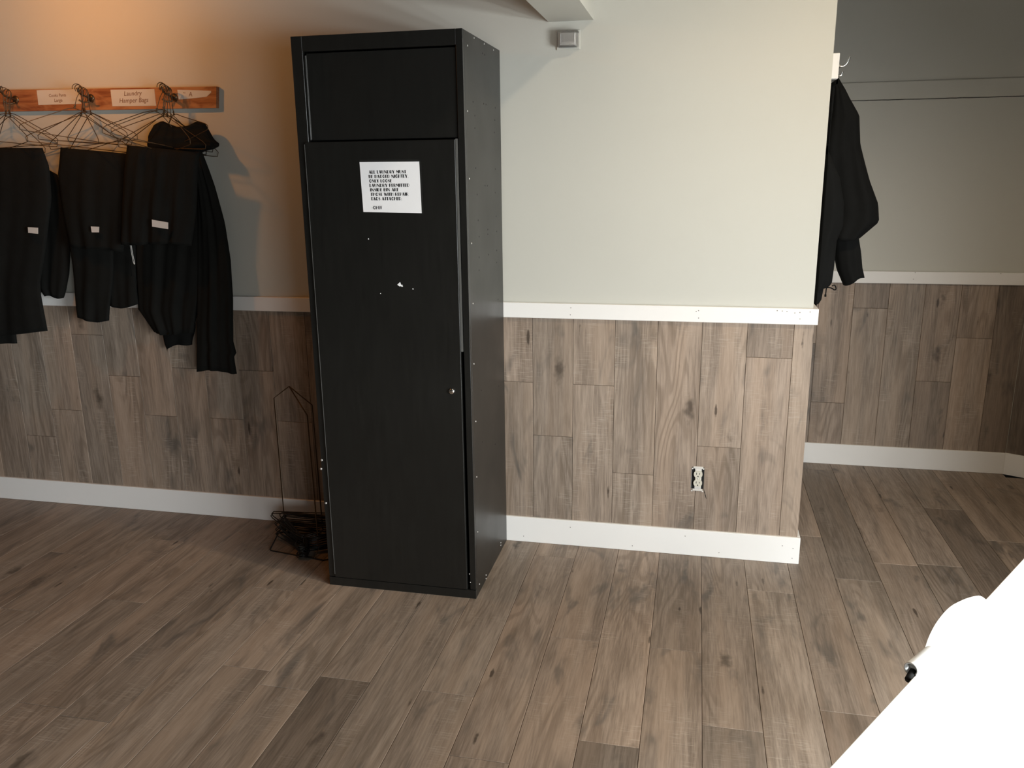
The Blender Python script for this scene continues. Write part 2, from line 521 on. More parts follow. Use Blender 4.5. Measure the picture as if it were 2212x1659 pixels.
for nm, a, b in (('baseboard_angled', 0.0, ZB), ('trim_4', RT0, RT1)):
    v, f = slab(A0 + off * 1.0 - d * 0.006, A1 + off * 1.0, TR - .0005, a, b); struct(meshobj(nm, v, f, TRIM))
# board on the alcove wall, painted over with the wall, with its caulk line below
t5 = struct(box('trim_5', CX + 0.04, 1.905, AY - 0.009, AY - 0.0002, 1.873, 1.956, PAINT, bev=0.0035))
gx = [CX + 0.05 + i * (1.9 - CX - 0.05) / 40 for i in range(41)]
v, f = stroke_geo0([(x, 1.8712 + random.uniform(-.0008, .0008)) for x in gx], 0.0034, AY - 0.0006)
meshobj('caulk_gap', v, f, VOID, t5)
# nail heads
NM = None
def nails(parent, pts, r=0.0022, mt=NAIL, name='nail', axis=(0, -1, 0), depth=0.0006):
    for p in pts:
        lathe(name, [(r, -0.001), (r, depth * .5), (r * .6, depth)], p, axis, mt, parent, 8)
def px_on(pts, Y): return [atY(x, y, Y) for x, y in pts]
nails(cr, px_on([(1233, 665), (1232, 680), (1504, 673), (1509, 671), (1509, 687), (1679, 671), (1690, 672), (1700, 673), (1717, 676), (1728, 675), (1728, 689), (1750, 674)], -TR))
nails(bb, px_on([(1131, 1158), (1232, 1139), (1366, 1179), (1480, 1158), (1553, 1194), (1690, 1179), (1713, 1185), (1711, 1206)], -TR))
nails(ca, px_on([(1977, 589), (1973, 603), (2162, 591)], AY - TR))

# ------------------------------------------------------------------ black cabinet
LX0, LX1, LY0, LY1, LH = -1.0424, -0.4502, -0.5407, -0.0185, 2.0
cab = thing('locker_cabinet', ((LX0 + LX1) / 2, (LY0 + LY1) / 2, 0), 'tall narrow black cabinet with two doors standing against the back wall', 'cabinet')
T = 0.018
box('side_panel', LX0, LX0 + T, LY0 + T, LY1, 0.0, LH, BLACK, cab, 0.0015)
sp = box('side_panel', LX1 - T, LX1, LY0 + T, LY1, 0.0, LH, BLACK, cab, 0.0015)
box('top_panel', LX0 + T, LX1 - T, LY0 + T, LY1, LH - T, LH, BLACK, cab, 0.001)
box('back_panel', LX0 + T, LX1 - T, LY1 - 0.008, LY1, 0.04, LH - T, BLACK, cab)
box('bottom_panel', LX0 + T, LX1 - T, LY0 + T, LY1 - .008, 0.03, 0.048, BLACK, cab)
SL, SR = LX0 + 0.040, LX1 - 0.023          # inner edges of the stiles
box('stile', LX0, SL, LY0, LY0 + T, 0.036, LH, BLACK, cab, 0.0012)
box('stile', SR, LX1, LY0, LY0 + T, 0.036, LH, BLACK, cab, 0.0012)
box('header', SL, SR, LY0, LY0 + T, 1.952, LH, BLACK, cab, 0.001)
box('plinth', LX0, LX1, LY0 - 0.002, LY0 + T, 0.0, 0.034, BLACK, cab, 0.001)
box('upper_door', SL + 0.010, SR - 0.002, LY0 + 0.006, LY0 + 0.022, 1.668, 1.946, BLACK, cab, 0.001)
box('door_stop', SL + 0.001, SL + 0.008, LY0 + 0.004, LY0 + 0.016, 1.668, 1.94, BLACK, cab, 0.001)
ld = box('lower_door', SL - 0.012, SR - 0.010, LY0 - 0.007, LY0 + 0.010, 0.038, 1.662, BLACK, cab, 0.0013)
# grey strips that put highlights along the door and stile edges
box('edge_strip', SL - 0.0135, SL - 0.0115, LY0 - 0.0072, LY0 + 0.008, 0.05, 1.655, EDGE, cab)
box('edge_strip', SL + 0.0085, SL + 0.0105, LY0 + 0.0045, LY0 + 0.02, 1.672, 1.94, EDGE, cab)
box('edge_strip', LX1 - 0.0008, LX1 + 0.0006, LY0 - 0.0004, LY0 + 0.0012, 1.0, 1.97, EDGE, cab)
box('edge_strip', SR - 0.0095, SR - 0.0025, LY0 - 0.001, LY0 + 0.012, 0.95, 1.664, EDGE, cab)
lk = lathe('lock', [(0.0105, -0.004), (0.0105, 0.004), (0.0085, 0.0072), (0.0035, 0.0078)], (-0.519, LY0 - 0.007, 0.808), (0, -1, 0), CHROME, ld, 20)
tag(lk, 'round chrome lock')
box('keyhole', -0.5196, -0.5184, LY0 - 0.0153, LY0 - 0.0146, 0.8045, 0.8115, VOID, ld)
for px, py, s in ((863, 614, 4.0), (868, 617, 2.2), (892, 624, 1.3), (796, 516, 1.2), (822, 634, .9)):
    p = atY(px, py, LY0 - 0.0072); s *= 0.0021
    meshobj('paint_chip', [p + Vector(q) * s for q in ((-1, 0, -.2), (.3, -.1, .9), (.9, 0, -.7), (0, -.1, -.9), (-1, .3, -.2), (.3, .3, .9), (.9, .3, -.7), (0, .3, -.9))],
            [[0, 1, 2, 3], [4, 5, 6, 7], [0, 1, 5, 4], [1, 2, 6, 5], [2, 3, 7, 6], [3, 0, 4, 7]], PAPER, ld)
XS = LX1
screws = [(-.481, 1.956), (-.395, 1.991), (-.257, 1.991), (-.119, 1.988), (-.5, 1.752), (-.497, 1.536), (-.487, 1.32), (-.488, 1.112), (-.494, .897), (-.488, .682), (-.493, .47),
          (-.499, .254), (-.49, .034), (-.39, .006), (-.389, .021), (-.131, .028), (-.131, .040)]
nails(cab, [(XS, y, z) for y, z in screws], 0.0032, STEEL, 'screw', (1, 0, 0), 0.0012)
holes = [(-.426, 1.786), (-.406, 1.743), (-.409, 1.702), (-.28, 1.79), (-.246, 1.79), (-.104, 1.788), (-.115, 1.744), (-.126, 1.699), (-.409, 1.57), (-.12, 1.567), (-.283, 1.509), (-.248, 1.508),
         (-.398, 1.481), (-.127, 1.48), (-.392, 1.392), (-.118, 1.392), (-.254, 1.351), (-.255, 1.334), (-.384, 1.335), (-.114, 1.334), (-.391, 1.263), (-.119, 1.262), (-.254, 1.259),
         (-.395, 1.217), (-.123, 1.216), (-.285, 1.956), (-.25, 1.956), (-.11, 1.07), (-.40, .775), (-.12, .72), (-.40, .575), (-.2, .5)]
nails(cab, [(XS, y, z) for y, z in holes], 0.0034, VOID, 'screw_hole', (1, 0, 0), 0.0003)
nails(cab, px_on([(695, 994), (693.5, 1013), (704, 1087)], LY0), 0.0045, STEEL, 'screw', (0, -1, 0), 0.0012)
nails(cab, px_on([(1014, 1240), (1016, 1258)], LY0), 0.0022, STEEL, 'screw', (0, -1, 0), 0.001)

# ------------------------------------------------------------------ lettering
def stroke_geo(poly, w, tp):
    """flat ribbon along a polyline, width w; tp maps 2-D to world"""
    P = [Vector((p[0], p[1])) for p in poly]
    L, R = [], []
    for i, p in enumerate(P):
        a = P[max(i - 1, 0)]; b = P[min(i + 1, len(P) - 1)]
        dd = (b - a).normalized(); nn = Vector((-dd.y, dd.x)) * (w / 2)
        L.append(p + nn); R.append(p - nn)
    V = [tp(q) for q in L + R]; k = len(P)
    return V, [[i, i + 1, k + i + 1, k + i] for i in range(k - 1)]
def arc(cx, cy, rx, ry, a0, a1, n=8):
    return [(cx + rx * math.cos(math.radians(a0 + (a1 - a0) * i / n)), cy + ry * math.sin(math.radians(a0 + (a1 - a0) * i / n))) for i in range(n + 1)]
TK, TN = 0.33, 0.08
def st(x): return ([(x, 0), (x, 1)], TK)
GL = {
 'A': (.80, [([(.05, 0), (.40, 1)], TN), ([(.36, 1), (.66, 0)], TK), ([(.16, .28), (.55, .28)], TN)]),
 'B': (.72, [st(.14), ([(.14, .96)] + arc(.35, .77, .27, .20, 90, -90) + [(.14, .57)], TN), ([(.14, .57)] + arc(.38, .30, .29, .27, 90, -90) + [(.14, .03)], TN)]),
 'C': (.74, [(arc(.40, .5, .26, .42, 75, 285), TK * .85), (arc(.42, .5, .28, .46, 100, 35), TN), (arc(.42, .5, .28, .46, 260, 325), TN)]),
 'D': (.80, [st(.14), ([(.2, .96)] + arc(.30, .5, .45, .46, 80, -80) + [(.2, .04)], TN)]),
 'E': (.58, [st(.14), ([(.14, .96), (.52, .96)], TN), ([(.14, .55), (.46, .55)], TN), ([(.14, .04), (.52, .04)], TN)]),
 'F': (.56, [st(.14), ([(.14, .96), (.52, .96)], TN), ([(.14, .55), (.46, .55)], TN)]),
 'G': (.80, [(arc(.40, .5, .26, .42, 75, 285), TK * .85), (arc(.42, .5, .30, .46, 100, 35), TN), (arc(.42, .5, .30, .46, 260, 350), TN), ([(.45, .42), (.74, .42)], TN)]),
 'H': (.80, [st(.14), ([(.70, 0), (.70, 1)], TN), ([(.14, .62), (.70, .62)], TN)]),
 'I': (.30, [st(.15)]),
 'L': (.56, [st(.14), ([(.14, .04), (.52, .04)], TN)]),
 'M': (.90, [([(.06, 0), (.12, 1)], TN), ([(.14, .95), (.40, .35)], TK * .7), ([(.40, .35), (.68, .95)], TN), ([(.74, 0), (.74, 1)], TK)]),
 'N': (.82, [([(.05, 0), (.05, 1)], TN), ([(.12, .95), (.66, .05)], TK * .8), ([(.74, 0), (.74, 1)], TN)]),
 'O': (.84, [(arc(.41, .5, .26, .40, 60, 300), TK * .85), (arc(.41, .5, .34, .46, 100, -100), TN)]),
 'P': (.66, [st(.14), ([(.14, .96)] + arc(.33, .70, .27, .26, 90, -90) + [(.14, .44)], TN)]),
 'R': (.72, [st(.14), ([(.14, .96)] + arc(.33, .72, .25, .24, 90, -90) + [(.14, .48)], TN), ([(.36, .46), (.66, 0)], TN * 1.6)]),
 'S': (.62, [([(.55, .82)] + arc(.31, .76, .22, .20, 40, 190), TN), ([(.13, .74), (.48, .28)], TK), (arc(.31, .24, .24, .20, 10, -150), TN)]),
 'T': (.60, [([(.30, 0), (.30, 1)], TK), ([(.0, .96), (.60, .96)], TN)]),
 'U': (.78, [([(.14, .2), (.14, 1)], TK), (arc(.40, .26, .29, .23, 185, 360) + [(.69, 1)], TN)]),
 'W': (1.0, [([(.08, 1), (.30, 0)], TK * .8), ([(.30, 0), (.50, .9)], TN), ([(.48, .9), (.70, 0)], TK * .8), ([(.70, 0), (.94, 1)], TN)]),
 'Y': (.76, [([(.10, 1), (.38, .45)], TK), ([(.70, 1), (.40, .45)], TN), ([(.38, 0), (.38, .5)], TK)]),
 '.': (.22, [([(.10, 0), (.10, .14)], .14)]),
 '-': (.40, [([(.05, .42), (.35, .42)], TN * 1.4)]),
 ' ': (.36, []),
}
def deco_line(txt, x0, zb, width, cap, Y, shear=0.0):
    adv = sum(GL[c][0] + .07 for c in txt)
    sx = width / adv
    geos = []; x = 0
    for c in txt:
        wd, strokes = GL[c]
        for poly, wdt in strokes:
            geos.append(stroke_geo([((x + px) * sx / cap, py) for px, py in poly], wdt,
                                   lambda q: Vector((x0 + q.x * cap + shear * q.y * cap, Y, zb + q.y * cap))))
        x += wd + .07
    return join(*geos)

NY = LY0 - 0.0078
notice = thing('paper_notice', (-0.715, NY, 1.51), 'white printed laundry notice taped to the black cabinet door', 'notice')
NP = [(776.5, 350), (905.5, 349), (911, 460.5), (785, 458)]
q = [atY(x, y, NY) for x, y in NP]
meshobj('sheet', q + [p + Vector((0, 0.0006, 0)) for p in q], [[0, 1, 2, 3], [7, 6, 5, 4], [0, 1, 5, 4], [1, 2, 6, 5], [2, 3, 7, 6], [3, 0, 4, 7]], PAPER, notice)
TAPE = mat('clear_tape', (0.02, 0.02, 0.019), 0.2)
for a, b in ((0, 1), (2, 1)):
    p, r = q[a], q[b]
    dd = (r - p).normalized(); up = Vector((0, 0, 0.007)) if a == 0 else Vector((0.006, 0, 0))
    v = [p, r, r + up, p + up]
    meshobj('tape', [x + Vector((0, .0007, 0)) for x in v] + [x + Vector((0, .0003, 0)) for x in v], [[0, 1, 2, 3], [7, 6, 5, 4], [0, 1, 5, 4], [1, 2, 6, 5], [2, 3, 7, 6], [3, 0, 4, 7]], TAPE, notice)
K = 200 / 2074
rows = [('ALL LAUNDRY MUST', 590, 572, 840), ('BE BAGGED NIGHTLY.', 588, 672, 895), ('ONLY LOOSE', 600, 772, 512), ('LAUNDRY PERMITTED', 608, 872, 895),
        ('INSIDE BIN ARE', 622, 970, 642), ('THOSE WITH REPAIR', 632, 1070, 850), ('TAGS ATTACHED.', 640, 1170, 700), ('-CHEF', 655, 1368, 242)]
for txt, zx, zy, zw in rows:
    p = atY(740 + zx * K, 320 + zy * K, NY - 0.0005); p2 = atY(740 + (zx + zw) * K, 320 + zy * K, NY - 0.0005)
    geo = deco_line(txt, p.x, p.z, p2.x - p.x, 0.0104, NY - 0.0005)
    meshobj('lettering', *geo, INK, notice)
u0, u1 = atY(740 + 1190 * K, 320 + 580 * K, NY - .0005), atY(740 + 1430 * K, 320 + 580 * K, NY - .0005)
meshobj('underline', [u0, u1, u1 + Vector((0, 0, -.0007)), u0 + Vector((0, 0, -.0007))], [[0, 1, 2, 3]], INK, notice)

def text_part(txt, px, py, width_px, Y, mt, parent, shear=0.0, bold=0.0):
    """printed line set centred on pixel (px, py) on plane Y, width in photograph pixels"""
    c = bpy.data.curves.new('lettering', 'FONT')
    c.body = txt; c.align_x = 'CENTER'; c.align_y = 'CENTER'; c.shear = shear; c.offset = bold
    c.size = 1.0
    tmp = bpy.data.objects.new('tmp', c); COL.objects.link(tmp)
    dg = bpy.context.evaluated_depsgraph_get()
    me = bpy.data.meshes.new_from_object(tmp.evaluated_get(dg))
    bpy.data.objects.remove(tmp)
    xs = [v.co.x for v in me.vertices]
    wd = max(xs) - min(xs); cxm = (max(xs) + min(xs)) / 2
    ctr = atY(px, py, Y)
    scale = (atY(px + width_px / 2, py, Y).x - atY(px - width_px / 2, py, Y).x) / wd
    vs = [Vector((ctr.x + (v.co.x - cxm) * scale, Y, ctr.z + v.co.y * scale)) for v in me.vertices]
    fs = [list(p.vertices) for p in me.polygons]
    return meshobj('lettering', vs, fs, mt, parent)

# ------------------------------------------------------------------ hook board on the left
BY = -0.022
rack = thing('hook_rack', (-2.5, -0.011, 1.83), 'orange-brown stained wooden hook board on the left wall', 'coat rack')
vs = [Vector((-3.4, 0, 1.846)), Vector((-1.650, 0, 1.825)), Vector((-1.640, 0, 1.908)), Vector((-3.4, 0, 1.938))]
V = [p + Vector((0, BY, 0)) for p in vs] + [p + Vector((0, -0.0005, 0)) for p in vs]
FQ = [[0, 1, 2, 3], [7, 6, 5, 4], [0, 1, 5, 4], [1, 2, 6, 5], [2, 3, 7, 6], [3, 0, 4, 7]]
meshobj('board', V, FQ, BOARD, rack)
HK = [(-2.606, 1.885), (-2.232, 1.880), (-1.838, 1.872)]
for hx, hz in HK:
    plate = lathe('hook', [(0.016, 0.0), (0.016, 0.003), (0.006, 0.006)], (hx, BY, hz), (0, -1, 0), BRASS, rack, 12)
    tube('prong', smoothpath([(hx, BY - .004, hz), (hx, BY - .03, hz + .004), (hx, BY - .062, hz + .012), (hx, BY - .078, hz + .034)], 5), 0.0042, BRASS, plate, 8)
    for s in (-1, 1):
        tube('prong', smoothpath([(hx, BY - .004, hz - .012), (hx + s * .02, BY - .02, hz - .018), (hx + s * .034, BY - .034, hz - .008)], 5), 0.0036, BRASS, plate, 8)
def card(name, pxs, mt, label):
    Yc = BY - 0.0011
    q = [atY(x, y, Yc) for x, y in pxs]
    c = sum(q, Vector()) / len(q)
    t = thing(name, c, label, 'sign')
    k = len(q)
    meshobj('card', q + [p + Vector((0, .0010, 0)) for p in q], [list(range(k)), list(range(k, 2 * k))] + [[i, (i + 1) % k, k + (i + 1) % k, k + i] for i in range(k)], mt, t)
    return t, Yc - 0.0004
c1, yc = card('paper_sign', [(79, 195), (172, 192), (175, 224), (83, 227)], PAPER2, 'small paper sign for large cooks pants on the hook board')
text_part('Cooks Pants', 124, 206, 37, yc, INK2, c1, 0.1, 0.006)
text_part('Large', 126, 217, 17.5, yc, INK2, c1, 0.1, 0.006)
c2, yc = card('paper_sign', [(238.5, 194), (333, 192), (337, 228.5), (242.5, 229.5)], PAPER2, 'wider paper sign for laundry hamper bags on the hook board')
text_part('Laundry', 287, 202, 39, yc, INK2, c2, 0.22, 0.004)
text_part('Hamper Bags', 289, 217, 63, yc, INK2, c2, 0.22, 0.004)
c3, yc = card('torn_sign', [(383, 194), (456, 196), (456, 200), (446, 209), (430, 211), (386, 215)], PAPER2, 'torn paper sign at the right end of the hook board')
text_part('~', 398, 200, 6, yc, INK2, c3, 0.2)
text_part('A', 411, 204, 8, yc, INK2, c3, 0.2)

# ------------------------------------------------------------------ wire hangers
def hanger_path(wd=0.205, drop=0.135, neck=0.085):
    """closed wire of one hanger in its own plane (x, z); z = 0 at the crook of the hook"""
    P = []
    for i in range(11):
        a = math.radians(-20 + 200 * (1 - i / 10.0)) if False else math.radians(205 - i * 23.0)
        P.append((0.017 * math.cos(a), 0.017 * math.sin(a) - 0.006))
    P.append((0.004, -0.045)); P.append((0.0, -neck))
    body = [(0.0, -neck), (0.022, -neck - 0.006), (0.05, -neck - .022), (wd * .93, -neck - drop * .78), (wd, -neck - drop * .88), (wd * .985, -neck - drop), (wd * .9, -neck - drop * 1.01),
            (-wd * .9, -neck - drop * 1.01), (-wd * .985, -neck - drop), (-wd, -neck - drop * .88), (-wd * .93, -neck - drop * .78), (-0.05, -neck - .022), (-0.022, -neck - 0.006), (0.0, -neck)]
    return P, body
def hanger_geo(M, r=0.0016, wd=0.205, drop=0.135, neck=0.085, bend=0.0):
    hook, body = hanger_path(wd, drop, neck)
    def tr(p): return M @ Vector((p[0] + bend * p[1] * .3, bend * abs(p[0]) * .12, p[1]))
    g1 = tubegeo([tr(p) for p in smoothpath([(a, b, 0) for a, b in hook], 2)], r, 5)
    g2 = tubegeo([tr(p) for p in [(a, b) for a, b in body]], r, 5)
    coil = [tr((0.0035 * math.cos(i * 1.5), -neck + 0.012 - i * 0.0018)) for i in range(10)]
    g3 = tubegeo(coil, r * 1.5, 5)
    return join(g1, g2, g3)
HANG = {
    0: [(-12, 4, .035, .20), (8, -3, .045, .20), (25, 6, .060, .19), (-30, -5, .072, .20)],
    1: [(-18, -9, .030, .205), (12, 4, .040, .20), (30, 7, .050, .205), (-38, 3, .060, .20), (4, -5, .070, .205), (48, 9, .078, .19)],
    2: [(-25, -14, .030, .21), (-40, -6, .040, .20), (14, 6, .048, .205), (32, 9, .056, .20), (50, 12, .064, .20), (-8, 2, .072, .205), (62, 16, .079, .19)],
}
HLAB = ['bent brown wire hanger on the hook at the left picture edge', 'bent brown wire hanger on the hook beside the cooks pants sign', 'bent brown wire hanger on the hook beside the torn sign']
HGRP = ['wire hangers on the leftmost hook', 'wire hangers on the middle hook', 'wire hangers on the last hook']
for hi, lst in HANG.items():
    hx, hz = HK[hi]
    for yaw, tilt, dy, wd in lst:
        top = Vector((hx, BY - dy, hz + 0.012 + dy * .35))
        M = Matrix.Translation(top) @ Matrix.Rotation(math.radians(yaw), 4, 'Z') @ Matrix.Rotation(math.radians(tilt), 4, 'Y')
        v, f = hanger_geo(M, wd=wd, drop=random.uniform(.115, .15), neck=random.uniform(.082, .115), bend=random.uniform(-.4, .4))
        # keep the wire off the wall
        v = [Vector((p.x, min(p.y, -0.006 - 0.02 * random.random() * 0), p.z)) for p in v]
        o = meshobj('wire_hanger', v, f, WIRE, None, True, top)
        tag(o, HLAB[hi], 'hanger', HGRP[hi])

# ------------------------------------------------------------------ garments
def plen(P):
    L = [0.0]
    for i in range(len(P) - 1): L.append(L[-1] + (Vector(P[i + 1]) - Vector(P[i])).length)
    return L
def pat(P, L, t):
    s = t * L[-1]
    for i in range(len(P) - 1):
        if s <= L[i + 1] or i == len(P) - 2:
            k = (s - L[i]) / max(L[i + 1] - L[i], 1e-9)
            return Vector(P[i]).lerp(Vector(P[i + 1]), min(max(k, 0), 1))
def drape(name, A, B, Yc, df, db, parent, mt, folds=4.0, amp=0.006, nu=26, nt=30, seed=0, pinch=0.5, xmin=None):
    """cloth shell between two traced edges at depth Yc; df / db swell to the front and back, folds run along t"""
    rnd = random.Random(seed)
    A = [Vector((p[0], p[1], 0)) for p in A]; B = [Vector((p[0], p[1], 0)) for p in B]
    LA, LB = plen(A), plen(B)
    ph = [rnd.uniform(0, 6.28) for _ in range(6)]
    front, back = [], []
    for j in range(nt + 1):
        t = j / nt
        a, b = pat(A, LA, t), pat(B, LB, t)
        for i in range(nu + 1):
            u = i / nu
            q = a.lerp(b, u)
            q.x += 1.3 * math.sin(7.0 * t + ph[4]) * (.4 + .6 * abs(2 * u - 1))
            q.y += (1.2 + 2.2 * t) * math.sin(5.3 * u + ph[1]) * (.3 + .7 * t)
            e = (4 * u * (1 - u)) ** 0.45
            et = min(1.0, (pinch + t * 6), 1.0 + 0 * t)
            wob = math.sin(folds * 6.283 * u * .5 + ph[0] + 1.4 * math.sin(2.2 * t + ph[1])) * .6 + math.sin(folds * 6.283 * u + ph[2] + 2.0 * t) * .4
            drag = math.sin(9 * t + 5 * u + ph[3]) * .35
            yf = -e * et * (df + 1.5 * amp * (wob + drag) * (0.35 + .65 * t))
            yb = e * et * db
            P = atY(q.x, q.y, Yc)
            k1 = Vector((P.x, P.y + yf, P.z)); k2 = Vector((P.x, P.y + yb, P.z))
            if xmin is not None:
                xm = xmin if P.z < 1.852 else 0.7835; k1.x = max(k1.x, xm); k2.x = max(k2.x, xm)
            front.append(k1); back.append(k2)
    n = len(front); W = nu + 1
    V = front + back; Fc = []
    for j in range(nt):
        for i in range(nu):
            a = j * W + i
            Fc.append([a, a + 1, a + W + 1, a + W]); Fc.append([n + a, n + a + W, n + a + W + 1, n + a + 1])
    for j in range(nt):
        for c in (0, nu):
            a = j * W + c
            Fc.append([a, a + W, n + a + W, n + a])
    for i in range(nu):
        for r in (0, nt):
            a = r * W + i
            Fc.append([a, a + 1, n + a + 1, n + a])
    o = meshobj(name, V, Fc, mt, parent, True)
    bm = bmesh.new(); bm.from_mesh(o.data)
    bmesh.ops.remove_doubles(bm, verts=bm.verts, dist=0.0002)
    bmesh.ops.recalc_face_normals(bm, faces=bm.faces)
    bm.to_mesh(o.data); bm.free()
    for p in o.data.polygons: p.use_smooth = True
    return o
def cloth_tag(parent, pxs, Y, name='tag'):
    q = [atY(x, y, Y) for x, y in pxs]
    return meshobj(name, q + [p + Vector((0, .0012, 0)) for p in q], FQ, TAG, parent)

g = thing('work_pants', (-2.7, -0.12, 1.2), 'black work pants folded over a hanger at the left picture edge', 'pants', 'black work clothes on the hook board')
drape('front_leg', [(-80, 318), (-80, 720)], [(92, 320), (108, 362), (113, 430), (98, 540), (86, 610), (88, 640), (104, 718)], -0.125, .022, .022, g, CLOTH, 5, .006, seed=1)
drape('back_leg', [(-80, 600), (-80, 738)], [(28, 600), (38, 745)], -0.085, .014, .012, g, CLOTH, 4, .004, seed=2)
cloth_tag(g, [(60, 491), (82, 492), (82, 505), (61, 503)], -0.158)
g = thing('work_shirt', (-2.5, -0.055, 1.2), 'black garment hanging behind, between the two pairs of pants', 'garment', 'black work clothes on the hook board')
drape('body', [(70, 350), (76, 470), (80, 580), (86, 625), (98, 641)], [(126, 378), (142, 470), (151, 530), (150, 590), (144, 628), (139, 641)], -0.060, .016, .014, g, CLOTH, 3, .005, seed=3)
g = thing('work_pants', (-2.2, -0.10, 1.2), 'black work pants folded over a hanger below the cooks pants sign', 'pants', 'black work clothes on the hook board')
drape('folded_top', [(130, 318), (124, 375), (138, 460), (150, 528)], [(278, 333), (275, 420), (266, 546)], -0.115, .022, .02, g, CLOTH, 4, .006, seed=4)
drape('leg', [(146, 490), (158, 600), (168, 689)], [(246, 490), (243, 600), (237, 694)], -0.090, .016, .012, g, CLOTH, 3, .005, seed=5)
drape('leg', [(222, 490), (228, 600), (236, 664)], [(290, 490), (294, 580), (298, 660)], -0.070, .014, .012, g, CLOTH, 3, .004, seed=6)
cloth_tag(g, [(196, 489), (214, 490), (213.5, 502), (198, 502)], -0.150)
tube('drawstring', smoothpath([atY(283, 525, -.125), atY(286, 545, -.128), atY(291, 569, -.125), atY(288, 566, -.126), atY(283, 540, -.126), atY(281, 526, -.122)], 5), 0.0013, TAG, g, 5)
tube('cord_end', [atY(283, 560, -.12), atY(284, 580, -.122), atY(285, 597, -.121)], 0.002, CLOTH2, g, 5)
g = thing('hamper_bag', (-1.9, -0.13, 1.4), 'black folded hamper bag with a white tag on the last hook', 'bag', 'black work clothes on the hook board')
drape('bag_body', [(275, 313), (262, 440), (262, 525)], [(432, 330), (425, 430), (415, 531)], -0.150, .022, .016, g, CLOTH, 7, .008, seed=7)
cloth_tag(g, [(328, 474.5), (363, 480.5), (363, 495), (328.5, 489.5)], -0.188)
g = thing('long_coat', (-1.75, -0.09, 1.2), 'long black coat with a bunched collar at the right end of the hook board', 'coat', 'black work clothes on the hook board')
drape('body', [(335, 300), (302, 420), (293, 540), (298, 668), (330, 716)], [(434, 326), (452, 500), (440, 620), (416, 723)], -0.062, .020, .016, g, CLOTH, 6, .009, seed=8)
drape('right_panel', [(420, 322), (428, 470), (428, 650), (424, 800)], [(434, 322), (462, 400), (485, 480), (499, 560), (505, 640), (504.5, 735), (512, 764), (505, 768), (511, 804)], -0.070, .022, .018, g, CLOTH, 4, .008, seed=9, nt=40)
drape('lining', [(342, 690), (350, 720), (361, 753)], [(424, 690), (420, 715), (416, 741)], -0.040, .010, .008, g, CLOTH2, 2, .003, seed=10)
drape('collar', [(325, 290), (338, 267), (352, 261), (367, 268), (385, 275), (410, 271), (424, 263), (440, 266), (449, 283), (457, 300), (466, 311)],
      [(327, 335), (370, 338), (420, 338), (440, 326), (458, 321), (466, 314)], -0.062, .030, .028, g, CLOTH, 3, .008, seed=11, pinch=.8)

# ------------------------------------------------------------------ wire hanger stand on the floor, left of the cabinet
stand = thing('hanger_stand', (-1.32, -0.18, 0), 'thin wire hanger stand on the floor beside the black cabinet', 'stand')
RW = 0.0028
tube('base_wire', [(-1.50, -.035, RW), (-1.425, -.305, RW), (-1.415, -.314, RW), (-1.405, -.316, RW), (-1.155, -.357, RW), (-1.135, -.345, RW), (-1.20, -.04, RW), (-1.22, -.028, RW), (-1.48, -.025, RW)], RW, WIREK, stand, 6, True)
tube('upright', [(-1.470, -.035, RW), (-1.470, -.08, .05), (-1.470, -.08, .612), (-1.335, -.19, .698)], RW * .8, WIRE, stand, 6)
tube('upright', [(-1.335, -.19, .698), (-1.212, -.29, .607), (-1.205, -.29, .02), (-1.2, -.345, RW)], RW, WIRE, stand, 6)
tube('upright', [(-1.335, -.19, .698), (-1.256, -.152, .610), (-1.250, -.15, .03), (-1.20, -.045, RW)], RW, WIRE, stand, 6)
for i in range(30):
    yaw = math.radians(random.uniform(-6, 6)); cy_, sy_ = math.cos(yaw), math.sin(yaw)
    hx, hy = -1.252 + random.uniform(-.008, .008), -.352 + random.uniform(-.010, .010)
    zn, zb_ = 0.008 + i * 0.0020, 0.012 + i * 0.0036
    hook, body = hanger_path(0.192, 0.150, 0.05)
    def lay(a, b):
        t = min(max(-b / 0.2, 0), 1)
        return Vector((min(max(hx + a * cy_ + b * sy_, -1.50), -1.048), hy - b * cy_ + a * sy_, zn + (zb_ - zn) * t + random.uniform(0, .0012)))
    v, f = join(tubegeo([lay(a, b) for a, b in body], 0.0022, 5), tubegeo([lay(a, b) for a, b in hook], 0.0020, 5))
    o = meshobj('wire_hanger', v, f, WIREK, None, True, (hx, -.2, zn))
    tag(o, 'dark wire hanger lying flat in the pile on the floor stand', 'hanger', 'wire hangers piled on the floor stand')

# ------------------------------------------------------------------ wall device under the beam
dv = thing('wall_sensor', (-0.191, 0, 2.03), 'small square wall device under a clear plastic cover below the beam', 'sensor')
box('base_plate', -0.236, -0.147, -0.006, -0.0003, 1.993, 2.062, PAINT, dv, 0.002)
SENS = mat('grey_white_plastic', (0.60, 0.58, 0.55), 0.4)
box('housing', -0.222, -0.160, -0.026, -0.006, 2.006, 2.050, SENS, dv, 0.004, 2, smooth=False)
box('vent_slot', -0.222, -0.158, -0.030, -0.007, 2.0005, 2.0035, VOID, dv, 0.001)  # dark line along the bottom of the cover
for xs in (-0.2165, -0.1655):  # white strips stand in for glints on the clear cover
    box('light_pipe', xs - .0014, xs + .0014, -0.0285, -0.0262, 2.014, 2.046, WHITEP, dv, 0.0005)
box('cover', -0.231, -0.150, -0.040, -0.006, 1.999, 2.057, GLASS, dv, 0.008, 3)

